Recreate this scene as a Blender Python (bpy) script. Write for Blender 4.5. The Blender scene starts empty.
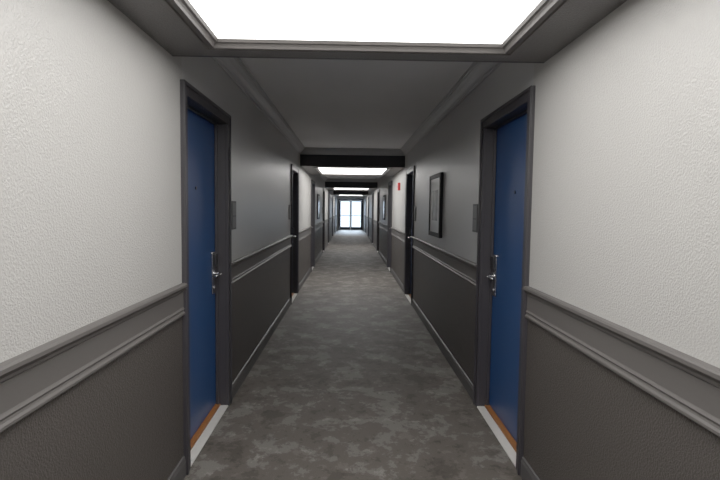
import bpy, bmesh, math
from mathutils import Matrix, Vector
S = bpy.context.scene
COL = S.collection
XL, XR = -0.902, 0.985
XC = (XL+XR)/2
CEIL, SOF = 2.56, 2.237
TH = 0.16
Y0, Y1 = -3.0, 35.0
DOORS = [2.70, 7.64, 11.66, 16.64, 20.66, 25.64, 29.66]   # outer casing start
DW, CAS, DH = 1.04, 0.07, 2.15
SOFFITS = [(0.05, 2.60), (9.08, 11.56), (18.08, 20.56), (27.08, 29.56)]
LIT_RUNS = [(-0.3, 2.735), (8.645, 11.695), (17.645, 20.695), (26.645, 29.695)]  # wall stretches lit by the soffit panels; bay paint copies elsewhere

# ---------------- materials
def newmat(name):
    m = bpy.data.materials.new(name); m.use_nodes = True
    nt = m.node_tree
    return m, nt, nt.nodes["Principled BSDF"]
def N(nt, t, **kw):
    n = nt.nodes.new(t)
    for k, v in kw.items():
        if k in n.inputs: n.inputs[k].default_value = v
        else: setattr(n, k, v)
    return n
def simple(name, col, rough=0.5, metal=0.0, bump=0.0, scale=120, spec=0.5, vary=0.08):
    m, nt, b = newmat(name)
    tc = N(nt, 'ShaderNodeTexCoord')
    nz = N(nt, 'ShaderNodeTexNoise'); nz.inputs['Scale'].default_value = scale; nz.inputs['Detail'].default_value = 3
    nt.links.new(tc.outputs['Object'], nz.inputs['Vector'])
    mx = N(nt, 'ShaderNodeMix', data_type='RGBA')
    nt.links.new(nz.outputs['Fac'], mx.inputs['Factor'])
    mx.inputs[6].default_value = (*[c*(1-vary) for c in col], 1)
    mx.inputs[7].default_value = (*[min(1, c*(1+vary)) for c in col], 1)
    nt.links.new(mx.outputs[2], b.inputs['Base Color'])
    b.inputs['Roughness'].default_value = rough
    b.inputs['Metallic'].default_value = metal
    b.inputs['Specular IOR Level'].default_value = spec
    if bump:
        bp = N(nt, 'ShaderNodeBump'); bp.inputs['Strength'].default_value = bump; bp.inputs['Distance'].default_value = 0.002
        nt.links.new(nz.outputs['Fac'], bp.inputs['Height']); nt.links.new(bp.outputs['Normal'], b.inputs['Normal'])
    return m
def plaster(name, col, rough=0.42, strength=0.43, dist=0.0026, spec=0.5):
    m, nt, b = newmat(name)
    tc = N(nt, 'ShaderNodeTexCoord')
    n1 = N(nt, 'ShaderNodeTexNoise'); n1.inputs['Scale'].default_value = 130; n1.inputs['Detail'].default_value = 2.5; n1.inputs['Distortion'].default_value = 0.3
    n2 = N(nt, 'ShaderNodeTexNoise'); n2.inputs['Scale'].default_value = 1.3; n2.inputs['Detail'].default_value = 2
    for n in (n1, n2): nt.links.new(tc.outputs['Object'], n.inputs['Vector'])
    r = N(nt, 'ShaderNodeValToRGB'); r.color_ramp.elements[0].position = 0.42; r.color_ramp.elements[1].position = 0.62
    nt.links.new(n1.outputs['Fac'], r.inputs['Fac'])
    bp = N(nt, 'ShaderNodeBump'); bp.inputs['Strength'].default_value = strength; bp.inputs['Distance'].default_value = dist
    nt.links.new(r.outputs['Color'], bp.inputs['Height']); nt.links.new(bp.outputs['Normal'], b.inputs['Normal'])
    mx = N(nt, 'ShaderNodeMix', data_type='RGBA')
    nt.links.new(n2.outputs['Fac'], mx.inputs['Factor'])
    mx.inputs[6].default_value = (*[c*0.94 for c in col], 1); mx.inputs[7].default_value = (*[c*1.06 for c in col], 1)
    nt.links.new(mx.outputs[2], b.inputs['Base Color'])
    b.inputs['Roughness'].default_value = rough
    b.inputs['Specular IOR Level'].default_value = spec
    return m
M = {}
M['white'] = plaster('light_plaster', (0.39, 0.380, 0.362))
M['grey'] = plaster('brightened_bay_plaster', (0.42, 0.417, 0.412), rough=0.34)  # bay copy of the wall paint, lightened to make up for weaker light
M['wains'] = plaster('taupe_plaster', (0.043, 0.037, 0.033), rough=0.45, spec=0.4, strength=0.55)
M['wains_shade'] = plaster('shaded_taupe_plaster', (0.033, 0.028, 0.026), rough=0.45, spec=0.4, strength=0.55)  # darker copy of the taupe, bay shade put into its colour
M['ceil'] = plaster('ceiling_plaster', (0.80, 0.80, 0.81), rough=0.6, strength=0.2)
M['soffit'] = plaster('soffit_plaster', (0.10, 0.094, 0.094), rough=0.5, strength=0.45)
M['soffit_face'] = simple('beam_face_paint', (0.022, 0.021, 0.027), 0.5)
M['trim'] = simple('trim_paint', (0.070, 0.0635, 0.060), 0.5, spec=0.35)
M['crown'] = simple('crown_paint', (0.38, 0.38, 0.39), 0.4, spec=0.45)
M['base'] = simple('baseboard_paint', (0.052, 0.049, 0.049), 0.5, spec=0.4)
M['frame'] = simple('door_frame_paint', (0.022, 0.020, 0.024), 0.45)
M['door'] = simple('blue_door_paint', (0.009, 0.042, 0.146), 0.42, bump=0.05, scale=60)
M['chrome'] = simple('brushed_chrome', (0.62, 0.62, 0.64), 0.22, 1.0)
M['black'] = simple('black_plastic', (0.012, 0.012, 0.014), 0.35)
M['picblack'] = simple('black_frame_wood', (0.004, 0.004, 0.005), 0.6, spec=0.12)
M['marble'] = simple('pale_stone', (0.62, 0.60, 0.57), 0.35, scale=30)
M['oak'] = simple('orange_wood', (0.24, 0.08, 0.016), 0.45, scale=40, vary=0.3)
M['sign'] = simple('sign_metal', (0.012, 0.012, 0.014), 0.45, 0.0, spec=0.25)
M['signp'] = simple('sign_plate', (0.09, 0.09, 0.095), 0.5, 0.0, spec=0.3)
M['red'] = simple('red_plastic', (0.55, 0.015, 0.015), 0.35)
M['lens'] = simple('clear_lens', (0.8, 0.8, 0.8), 0.15)
M['mat'] = simple('mat_board', (0.92, 0.92, 0.90), 0.2)
M['alum'] = simple('dark_aluminium', (0.016, 0.02, 0.028), 0.6, 0.0, spec=0.2)
M['conc'] = simple('concrete', (0.5, 0.5, 0.5), 0.8, scale=8)

def carpet():
    m, nt, b = newmat('mottled_carpet')
    tc = N(nt, 'ShaderNodeTexCoord')
    mp = N(nt, 'ShaderNodeMapping'); mp.inputs['Scale'].default_value = (1.0, 0.95, 1); mp.inputs['Location'].default_value = (3.1, 1.7, 0)
    nt.links.new(tc.outputs['Object'], mp.inputs['Vector'])
    def noise(s, d, dist=0.0, rough=0.6, off=0):
        n = N(nt, 'ShaderNodeTexNoise', noise_dimensions='4D'); n.inputs['Scale'].default_value = s; n.inputs['Detail'].default_value = d
        n.inputs['Distortion'].default_value = dist; n.inputs['Roughness'].default_value = rough; n.inputs['W'].default_value = off
        nt.links.new(mp.outputs['Vector'], n.inputs['Vector']); return n
    def ramp(src, pts):
        r = N(nt, 'ShaderNodeValToRGB'); e = r.color_ramp.elements
        e[0].position, e[0].color = pts[0][0], (*pts[0][1], 1)
        e[1].position, e[1].color = pts[-1][0], (*pts[-1][1], 1)
        for p, c in pts[1:-1]:
            x = e.new(p); x.color = (*c, 1)
        nt.links.new(src, r.inputs['Fac']); return r
    def mult(a, bb):
        mx = N(nt, 'ShaderNodeMix', data_type='RGBA', blend_type='MULTIPLY'); mx.inputs['Factor'].default_value = 1
        nt.links.new(a, mx.inputs[6]); nt.links.new(bb, mx.inputs[7]); return mx.outputs[2]
    a = noise(3.4, 11, 0.0, 0.70)
    k1=(0.040, 0.033, 0.0265); k2=(0.066, 0.056, 0.047); k3=(0.122, 0.112, 0.100)
    ra = ramp(a.outputs['Fac'], [(0.432, k1), (0.447, k2), (0.522, k2), (0.542, k3)])
    bb = noise(6.5, 11, 0.0, 0.70, 3.7)
    rb = ramp(bb.outputs['Fac'], [(0.415, (0.66, 0.65, 0.64)), (0.435, (1, 1, 1)), (0.560, (1.0, 1.0, 1.0)), (0.58, (1.45, 1.47, 1.50))])
    f = noise(260, 2)
    rf = ramp(f.outputs['Fac'], [(0.3, (0.65, 0.65, 0.65)), (0.7, (1.35, 1.35, 1.35))])
    c = mult(mult(ra.outputs['Color'], rb.outputs['Color']), rf.outputs['Color'])
    nt.links.new(c, b.inputs['Base Color'])
    bp = N(nt, 'ShaderNodeBump'); bp.inputs['Strength'].default_value = 0.4; bp.inputs['Distance'].default_value = 0.002
    nt.links.new(f.outputs['Fac'], bp.inputs['Height']); nt.links.new(bp.outputs['Normal'], b.inputs['Normal'])
    b.inputs['Roughness'].default_value = 0.7
    b.inputs['Specular IOR Level'].default_value = 0.35
    return m
M['carpet'] = carpet()
def emis(name, col, st):
    m, nt, b = newmat(name)
    b.inputs['Base Color'].default_value = (0.8, 0.8, 0.8, 1)
    b.inputs['Emission Color'].default_value = (*col, 1); b.inputs['Emission Strength'].default_value = st
    return m
M['diff'] = emis('light_diffuser', (1.0, 0.98, 0.95), 5.4)
def glass():
    m, nt, b = newmat('door_glass')
    out = nt.nodes['Material Output']
    g = N(nt, 'ShaderNodeBsdfGlossy'); g.inputs['Roughness'].default_value = 0.02
    t = N(nt, 'ShaderNodeBsdfTransparent'); t.inputs['Color'].default_value = (0.93, 0.96, 0.98, 1)
    mx = N(nt, 'ShaderNodeMixShader'); mx.inputs['Fac'].default_value = 0.06
    nt.links.new(t.outputs[0], mx.inputs[1]); nt.links.new(g.outputs[0], mx.inputs[2]); nt.links.new(mx.outputs[0], out.inputs['Surface'])
    return m
M['glass'] = glass()
def art():
    m, nt, b = newmat('abstract_print')
    tc = N(nt, 'ShaderNodeTexCoord')
    n = N(nt, 'ShaderNodeTexNoise'); n.inputs['Scale'].default_value = 3.5; n.inputs['Detail'].default_value = 4; n.inputs['Distortion'].default_value = 1.2
    nt.links.new(tc.outputs['Object'], n.inputs['Vector'])
    r = N(nt, 'ShaderNodeValToRGB'); r.color_ramp.elements[0].position = 0.35; r.color_ramp.elements[1].position = 0.65
    r.color_ramp.elements[0].color = (0.20, 0.21, 0.22, 1); r.color_ramp.elements[1].color = (0.6, 0.6, 0.59, 1)  # print tones lightened to stand in for the glass reflection
    nt.links.new(n.outputs['Fac'], r.inputs['Fac']); nt.links.new(r.outputs['Color'], b.inputs['Base Color'])
    b.inputs['Roughness'].default_value = 0.12
    return m
M['art'] = art()

# ---------------- mesh helpers
class MB:
    def __init__(s): s.v=[]; s.f=[]; s.m=[]
    def box(s, x0,x1,y0,y1,z0,z1, mi=0):
        if x0>x1: x0,x1=x1,x0
        b=len(s.v)
        s.v += [(x0,y0,z0),(x1,y0,z0),(x1,y1,z0),(x0,y1,z0),(x0,y0,z1),(x1,y0,z1),(x1,y1,z1),(x0,y1,z1)]
        for q in [(0,3,2,1),(4,5,6,7),(0,1,5,4),(1,2,6,5),(2,3,7,6),(3,0,4,7)]:
            s.f.append(tuple(b+i for i in q)); s.m.append(mi)
    def extrude_y(s, prof, y0, y1, mi=0):   # prof: list (x,z) closed
        b=len(s.v); n=len(prof)
        s.v += [(x,y0,z) for x,z in prof]+[(x,y1,z) for x,z in prof]
        for i in range(n):
            j=(i+1)%n; s.f.append((b+i,b+j,b+n+j,b+n+i)); s.m.append(mi)
        s.f.append(tuple(b+i for i in range(n))); s.m.append(mi)
        s.f.append(tuple(b+n+i for i in reversed(range(n)))); s.m.append(mi)
    def loop(s, x0,x1,y0,y1, prof, mi=0):   # prof (inset,z); mitred rectangular ring
        b=len(s.v); n=len(prof)
        for d,z in prof:
            s.v += [(x0+d,y0+d,z),(x1-d,y0+d,z),(x1-d,y1-d,z),(x0+d,y1-d,z)]
        for i in range(n):
            j=(i+1)%n
            for k in range(4):
                l=(k+1)%4
                s.f.append((b+i*4+k,b+i*4+l,b+j*4+l,b+j*4+k)); s.m.append(mi)
    def tube(s, pts, rad, seg=16, mi=0, flat=1.0):
        b=len(s.v); n=len(pts)
        for i,p in enumerate(pts):
            p=Vector(p); a=Vector(pts[max(0,i-1)]); c=Vector(pts[min(n-1,i+1)])
            t=(c-a).normalized(); up=Vector((0,0,1)) if abs(t.z)<0.9 else Vector((0,1,0))
            u=t.cross(up).normalized(); w=u.cross(t).normalized(); r=rad[i] if isinstance(rad,(list,tuple)) else rad
            for k in range(seg):
                an=2*math.pi*k/seg
                s.v.append(tuple(p+u*math.cos(an)*r*flat+w*math.sin(an)*r))
        for i in range(n-1):
            for k in range(seg):
                l=(k+1)%seg
                s.f.append((b+i*seg+k,b+i*seg+l,b+(i+1)*seg+l,b+(i+1)*seg+k)); s.m.append(mi)
        s.f.append(tuple(b+k for k in reversed(range(seg)))); s.m.append(mi)
        s.f.append(tuple(b+(n-1)*seg+k for k in range(seg))); s.m.append(mi)
    def mesh(s, name, mats, bevel=0, smooth=False, segs=2):
        me=bpy.data.meshes.new(name); me.from_pydata(s.v,[],s.f)
        for m in mats: me.materials.append(m)
        me.polygons.foreach_set('material_index', s.m)
        bm=bmesh.new(); bm.from_mesh(me)
        bmesh.ops.recalc_face_normals(bm, faces=bm.faces)
        if bevel:
            bmesh.ops.bevel(bm, geom=[e for e in bm.edges if e.calc_face_angle(0)>0.5], offset=bevel, segments=segs, affect='EDGES', profile=0.5)
        bm.to_mesh(me); bm.free()
        if smooth:
            for p in me.polygons: p.use_smooth=True
        return me
def obj(name, data, parent=None, loc=(0,0,0)):
    o=bpy.data.objects.new(name, data); o.location=loc; COL.objects.link(o)
    if parent: o.parent=parent
    return o
def structure(o, label, cat):
    o["kind"]="structure"; o["label"]=label; o["category"]=cat; return o

# ---------------- walls
op = [(d+CAS-0.02, d+DW-CAS+0.02) for d in DOORS]
OPH = 2.10
def in_lit_run(y): return any(a<=y<=b for a,b in LIT_RUNS)
def wall(side):
    xi = XL if side=='left' else XR; xo = xi-TH if side=='left' else xi+TH
    ys = {Y0,Y1}
    for a,b in op: ys|={a,b}
    for a,b in LIT_RUNS: ys|={a,b}
    ys=sorted(ys); mb=MB()
    for a,b in zip(ys,ys[1:]):
        c=(a+b)/2; w=in_lit_run(c); isop=any(p<=c<=q for p,q in op)
        if not isop:
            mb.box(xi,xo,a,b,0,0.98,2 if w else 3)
            mb.box(xi,xo,a,b,0.98,OPH,0 if w else 1)
        mb.box(xi,xo,a,b,OPH,CEIL,0 if w else 1)
    o=obj('wall_'+side, mb.mesh('wall_'+side,[M['white'],M['grey'],M['wains'],M['wains_shade']]))
    structure(o,"textured plaster corridor wall, pale above a taupe wainscot","wall")
wall('left'); wall('right')
mb=MB(); mb.box(XL-TH,XR+TH,Y0-TH,Y0,0,CEIL); structure(obj('wall_back',mb.mesh('wb',[M['white']])),"plain pale plaster wall closing the corridor","wall")
# front wall with glazed door opening
GX0,GX1,GH=XL+0.10,XR-0.06,2.16
mb=MB(); mb.box(XL-TH,GX0,Y1,Y1+TH,0,CEIL); mb.box(GX1,XR+TH,Y1,Y1+TH,0,CEIL); mb.box(GX0,GX1,Y1,Y1+TH,GH,CEIL)
structure(obj('wall_front',mb.mesh('wf',[M['white']])),"pale plaster end wall around the glass exit doors","wall")
mb=MB(); mb.box(XL-TH,XR+TH,Y0-TH,Y1+TH,-0.06,0)
structure(obj('floor',mb.mesh('floor',[M['carpet']])),"mottled brown and grey patterned corridor carpet","floor")
mb=MB(); mb.box(XL-TH,XR+TH,Y0-TH,Y1+TH,CEIL,CEIL+0.1)
structure(obj('ceiling',mb.mesh('ceiling',[M['ceil']])),"smooth grey painted corridor ceiling","ceiling")

# soffits and lights
for i,(a,b) in enumerate(SOFFITS):
    mx=0.255; my=0.185
    hx0,hx1,hy0,hy1=XL+mx,XR-mx,a+my,b-my
    mb=MB()
    # bottom ring
    def quad(x0,x1,y0,y1):
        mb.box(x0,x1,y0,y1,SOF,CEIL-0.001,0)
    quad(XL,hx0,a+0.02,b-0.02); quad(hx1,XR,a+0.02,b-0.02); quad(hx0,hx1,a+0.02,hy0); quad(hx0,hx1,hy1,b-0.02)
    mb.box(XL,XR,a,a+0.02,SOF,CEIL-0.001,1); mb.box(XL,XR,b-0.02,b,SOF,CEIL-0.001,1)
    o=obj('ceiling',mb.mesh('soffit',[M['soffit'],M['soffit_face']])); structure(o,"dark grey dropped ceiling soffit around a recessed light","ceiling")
    lt=obj('ceiling_light',None,loc=(XC,(a+b)/2,SOF)); lt.empty_display_size=0.2
    lt["label"]="large glowing white panel light recessed in dark soffit"; lt["category"]="ceiling light"; lt["group"]="recessed corridor panel lights"
    w=(hx1-hx0)/2; h=(hy1-hy0)/2
    m1=MB()
    m1.loop(-w,w,-h,h,[(-0.045,0.0),(-0.045,-0.007),(-0.034,-0.010),(-0.028,-0.004),(-0.012,-0.004),(-0.008,-0.012),(0.002,-0.012),(0.006,-0.002),(0.012,0.006),(0.022,0.010),(0.028,0.022),(0.028,0.045),(0.0,0.045),(0.0,0.0)])
    obj('frame',m1.mesh('light_frame',[M['trim']]),lt)
    m2=MB(); m2.box(-w+0.01,w-0.01,-h+0.01,h-0.01,0.024,0.034)
    obj('diffuser',m2.mesh('light_diffuser',[M['diff']]),lt)

# crown mouldings per bay
bays=[(Y0,SOFFITS[0][0])]+[(SOFFITS[i][1],SOFFITS[i+1][0]) for i in range(3)]+[(SOFFITS[3][1],Y1)]
n=0
C=CEIL
for a,b in bays:
    n+=1; mb=MB()
    mb.loop(XL,XR,a,b,[(0,C),(0,C-0.115),(0.010,C-0.115),(0.012,C-0.098),(0.022,C-0.094),(0.028,C-0.075),(0.044,C-0.052),(0.064,C-0.036),(0.070,C-0.026),(0.080,C-0.024),(0.084,C-0.010),(0.096,C-0.009),(0.096,C)])
    structure(obj(f'trim_{n}',mb.mesh('crown',[M['crown']])),"grey stepped crown moulding between wall and ceiling","trim")

# chair rail & baseboard
runs=[]; p=Y0
for d in DOORS: runs.append((p,d)); p=d+DW
runs.append((p,Y1))
rail=[(0,.895),(.012,.895),(.018,.901),(.018,.909),(.012,.915),(.010,.922),(.014,.930),(.010,.936),(.008,.940),(.008,1.020),(.014,1.026),(.016,1.036),(.026,1.046),(.032,1.052),(.032,1.064),(.026,1.070),(0,1.070)]
basep=[(0,0),(.014,0),(.014,.085),(.010,.095),(.008,.108),(0,.112)]
for side in ('left','right'):
    xi=XL if side=='left' else XR; s=1 if side=='left' else -1
    mb=MB(); m2=MB()
    for a,b in runs:
        mb.extrude_y([(xi+s*x,z) for x,z in rail],a,b); m2.extrude_y([(xi+s*x,z) for x,z in basep],a,b)
    n+=1
    structure(obj(f'trim_{n}',mb.mesh('chair_rail',[M['trim']])),"wide taupe moulded chair rail along the corridor wall","trim")
    structure(obj('baseboard_'+side,m2.mesh('baseboard',[M['base']])),"dark grey painted baseboard above the carpet","baseboard")

# ---------------- doors
def doorparts(s):   # local origin: wall plane, y=outer casing start, z=0 ; s=+1 left (room is +x)
    P=[]
    o0,o1=CAS-0.02,DW-CAS+0.02
    m=MB()
    t=0.018
    def bx(x0,x1,*r,mi=0): m.box(s*x0,s*x1,*r,mi)
    bx(0,t,0,CAS,0,DH); bx(0,t,DW-CAS,DW,0,DH); bx(0,t,CAS,DW-CAS,DH-CAS,DH)
    bx(t,t+0.008,0,0.022,0,DH); bx(t,t+0.008,DW-0.022,DW,0,DH); bx(t,t+0.008,0.022,DW-0.022,DH-0.022,DH)
    dp=-0.15
    bx(dp,0,o0,CAS,0,OPH); bx(dp,0,DW-CAS,o1,0,OPH); bx(dp,0,CAS,DW-CAS,DH-CAS,OPH)
    # door stop
    bx(-0.075,-0.055,CAS,CAS+0.014,0.0,DH-CAS); bx(-0.075,-0.055,DW-CAS-0.014,DW-CAS,0.0,DH-CAS); bx(-0.075,-0.055,CAS+.014,DW-CAS-.014,DH-CAS-0.014,DH-CAS)
    P.append(('frame',m.mesh('door_frame',[M['frame']],bevel=0.002,segs=1),None))
    m=MB(); m.box(s*-0.125,s*-0.08,CAS+0.003,DW-CAS-0.003,0.022,DH-CAS-0.004)
    P.append(('leaf',m.mesh('door_leaf',[M['door']],bevel=0.002,segs=1),"flat blue painted door leaf"))
    m=MB(); m.box(s*-0.125,s*-0.045,CAS,DW-CAS,0,0.02)
    P.append(('wooden_sill',m.mesh('wood_sill',[M['oak']],bevel=0.003),"orange brown wooden sill"))
    m=MB(); m.box(s*-0.045,s*0.012,CAS,DW-CAS,0,0.010)
    P.append(('threshold',m.mesh('threshold',[M['marble']],bevel=0.003),"pale stone threshold strip"))
    ly=DW-CAS-0.075; lx=-0.08
    m=MB(); m.box(s*lx,s*(lx+0.014),ly-0.036,ly+0.036,0.86,1.16); 
    P.append(('lock_plate',m.mesh('lock_plate',[M['chrome']],bevel=0.006,segs=3),"brushed chrome lock plate"))
    m=MB(); m.box(s*(lx+0.0145),s*(lx+0.034),ly-0.028,ly+0.028,1.055,1.15)
    P.append(('card_reader',m.mesh('card_reader',[M['black']],bevel=0.006,segs=3),"black card reader"))
    m=MB(); z=1.005
    m.tube([(s*(lx+0.012),ly,z),(s*(lx+0.020),ly,z)],0.027,20)
    m.tube([(s*(lx+0.014),ly,z),(s*(lx+0.045),ly,z),(s*(lx+0.058),ly-0.004,z),(s*(lx+0.065),ly-0.018,z),(s*(lx+0.066),ly-0.05,z),(s*(lx+0.064),ly-0.10,z-0.002),(s*(lx+0.056),ly-0.122,z-0.004)],[.011,.011,.011,.011,.010,.009,.007],14)
    P.append(('lever_handle',m.mesh('lever',[M['chrome']],smooth=True),"chrome lever handle"))
    m=MB(); m.tube([(s*(lx+0.012),ly,0.905),(s*(lx+0.022),ly,0.905)],0.012,16)
    P.append(('key_cylinder',m.mesh('keycyl',[M['chrome']]),"small round key cylinder"))
    m=MB(); yy=DW/2; m.tube([(s*lx,yy,1.60),(s*(lx+0.006),yy,1.60)],0.011,16); 
    P.append(('peephole',m.mesh('peephole',[M['black']]),"small dark peephole"))
    for z in (0.25,1.05,1.83):
        m=MB(); m.tube([(s*-0.072,CAS+0.007,z-0.05),(s*-0.072,CAS+0.007,z+0.05)],0.007,10)
        P.append(('hinge',m.mesh('hinge',[M['chrome']]),"steel hinge knuckle"))
    return P
k=0
for side,xi,s in (('left',XL,1),('right',XR,-1)):
    parts=doorparts(s)
    for i,d in enumerate(DOORS):
        k+=1
        e=obj(f'door_{k}',None,loc=(xi,d,0)); e.empty_display_size=0.3
        structure(e,"blue guest room door in dark grey frame","door"); e["group"]="guest room doors"
        for nm,me,lab in parts:
            o=obj(nm,me,e)
            if lab: o["label"]=lab

# room signs
def sign_meshes(s):
    m=MB(); m.box(0,s*0.010,-0.075,0.075,-0.11,0.11); a=m.mesh('sign_back',[M['sign']],bevel=0.003)
    m=MB(); m.box(s*0.010,s*0.013,-0.058,0.058,0.0,0.095); m.box(s*0.010,s*0.013,-0.058,0.058,-0.095,-0.012); b=m.mesh('sign_plate',[M['signp']],bevel=0.001,segs=1)
    return a,b
for xi,s in ((XL,1),(XR,-1)):
    a,b=sign_meshes(s)
    for i,d in enumerate(DOORS):
        y=d+DW+0.15 if i%2==0 else d-0.15
        e=obj('room_sign',None,loc=(xi,y,1.42)); e["label"]="small grey rectangular room sign on wall beside door"; e["category"]="sign"; e["group"]="room signs beside doors"
        obj('backplate',a,e); obj('plate',b,e)

# pictures
def picture(xi,s,y,w,h,zc,label):
    e=obj('framed_picture',None,loc=(xi,y,zc)); e["label"]=label; e["category"]="picture"
    m=MB(); W,H=w/2,h/2; f=0.05
    m.box(0,s*0.035,-W,-W+f,-H,H); m.box(0,s*0.035,W-f,W,-H,H); m.box(0,s*0.035,-W+f,W-f,H-f,H); m.box(0,s*0.035,-W+f,W-f,-H,-H+f)
    obj('frame',m.mesh('pic_frame',[M['picblack']],bevel=0.003),e)
    m=MB(); m.box(0,s*0.026,-W+f,W-f,-H+f,H-f); obj('mat_board',m.mesh('pic_mat',[M['mat']]),e)
    m=MB(); q=0.18; m.box(s*0.026,s*0.028,-W+q,W-q,-H+q,H-q); obj('print',m.mesh('pic_print',[M['art']]),e)
picture(XR,-1,5.66,0.72,0.70,1.53,"black framed abstract print with white mat, near blue door")
picture(XL,1,14.2,0.72,0.70,1.53,"black framed grey print on the far corridor wall")
picture(XR,-1,14.2,0.72,0.70,1.53,"black framed grey print above the chair rail")

# fire alarm
e=obj('fire_alarm',None,loc=(XR,9.9,1.93)); e["label"]="red wall mounted fire alarm strobe with clear lens"; e["category"]="fire alarm"
m=MB(); m.box(0.002,-0.045,-0.06,0.06,-0.075,0.075); obj('housing',m.mesh('alarm_body',[M['red']],bevel=0.004,segs=3),e)
m=MB(); m.box(-0.045,-0.07,-0.03,0.03,0.0,0.055); obj('strobe_lens',m.mesh('alarm_lens',[M['lens']],bevel=0.008,segs=3),e)

# glass exit doors
k+=1
e=obj(f'door_{k}',None,loc=(0,Y1,0)); structure(e,"glazed aluminium double exit doors at corridor end","door")
m=MB(); xm=(GX0+GX1)/2
m.box(GX0,GX0+.09,0.02,.12,0,GH); m.box(GX1-.09,GX1,0.02,.12,0,GH); m.box(GX0+.09,GX1-.09,0.02,.12,GH-.08,GH)
obj('frame',m.mesh('exit_frame',[M['alum']],bevel=.003),e)
for x0,x1 in ((GX0+.092,xm-.003),(xm+.003,GX1-.092)):
    leaf=obj('leaf',None,e)
    m=MB(); m.box(x0,x0+.07,.04,.09,0.005,GH-.085); m.box(x1-.07,x1,.04,.09,0.005,GH-.085); m.box(x0+.07,x1-.07,.04,.09,0.005,.22); m.box(x0+.07,x1-.07,.04,.09,GH-.16,GH-.085)
    obj('rail',m.mesh('leaf_rail',[M['alum']],bevel=.002),leaf)
    m=MB(); m.box(x0+.07,x1-.07,.06,.07,.22,GH-.16); obj('glass',m.mesh('leaf_glass',[M['glass']]),leaf)
    m=MB(); m.box(x0+.05,x1-.05,.0,.03,.98,1.03); m.box(x0+.05,x0+.08,.03,.04,.98,1.03); m.box(x1-.08,x1-.05,.03,.04,.98,1.03)
    obj('push_bar',m.mesh('push_bar',[M['chrome']],bevel=.003),leaf)
mb=MB(); mb.box(-12,12,Y1+TH,Y1+30,-0.1,-0.02)
g=obj('ground',mb.mesh('ground',[M['conc']])); structure(g,"pale concrete paving outside the exit doors","ground")

# world
w=bpy.data.worlds.new('World'); S.world=w; w.use_nodes=True
bg=w.node_tree.nodes['Background']; bg.inputs['Color'].default_value=(0.70,0.84,1.0,1); bg.inputs['Strength'].default_value=2.4
sun=bpy.data.lights.new('sun','SUN'); sun.energy=5; sun.angle=0.3; sun.color=(0.75,0.87,1.0)
so=bpy.data.objects.new('sun',sun); COL.objects.link(so); so.location=(0,45,10)
so.rotation_euler=(math.radians(-68),0,math.radians(0))

# camera
cam=bpy.data.cameras.new('camera'); cam.lens=25.05; cam.sensor_width=36; cam.clip_end=200; cam.clip_start=0.02
co=bpy.data.objects.new('camera',cam); COL.objects.link(co); S.camera=co
R=Matrix.Rotation(math.radians(-1.2),4,'Z')@Matrix.Rotation(math.radians(90-3.54),4,'X')@Matrix.Rotation(math.radians(0.7),4,'Z')
co.matrix_world=Matrix.Translation((0,0,1.48))@R
S.view_settings.view_transform='Standard'
S.view_settings.look='None'
S.view_settings.exposure=0.0
S.view_settings.gamma=1.4
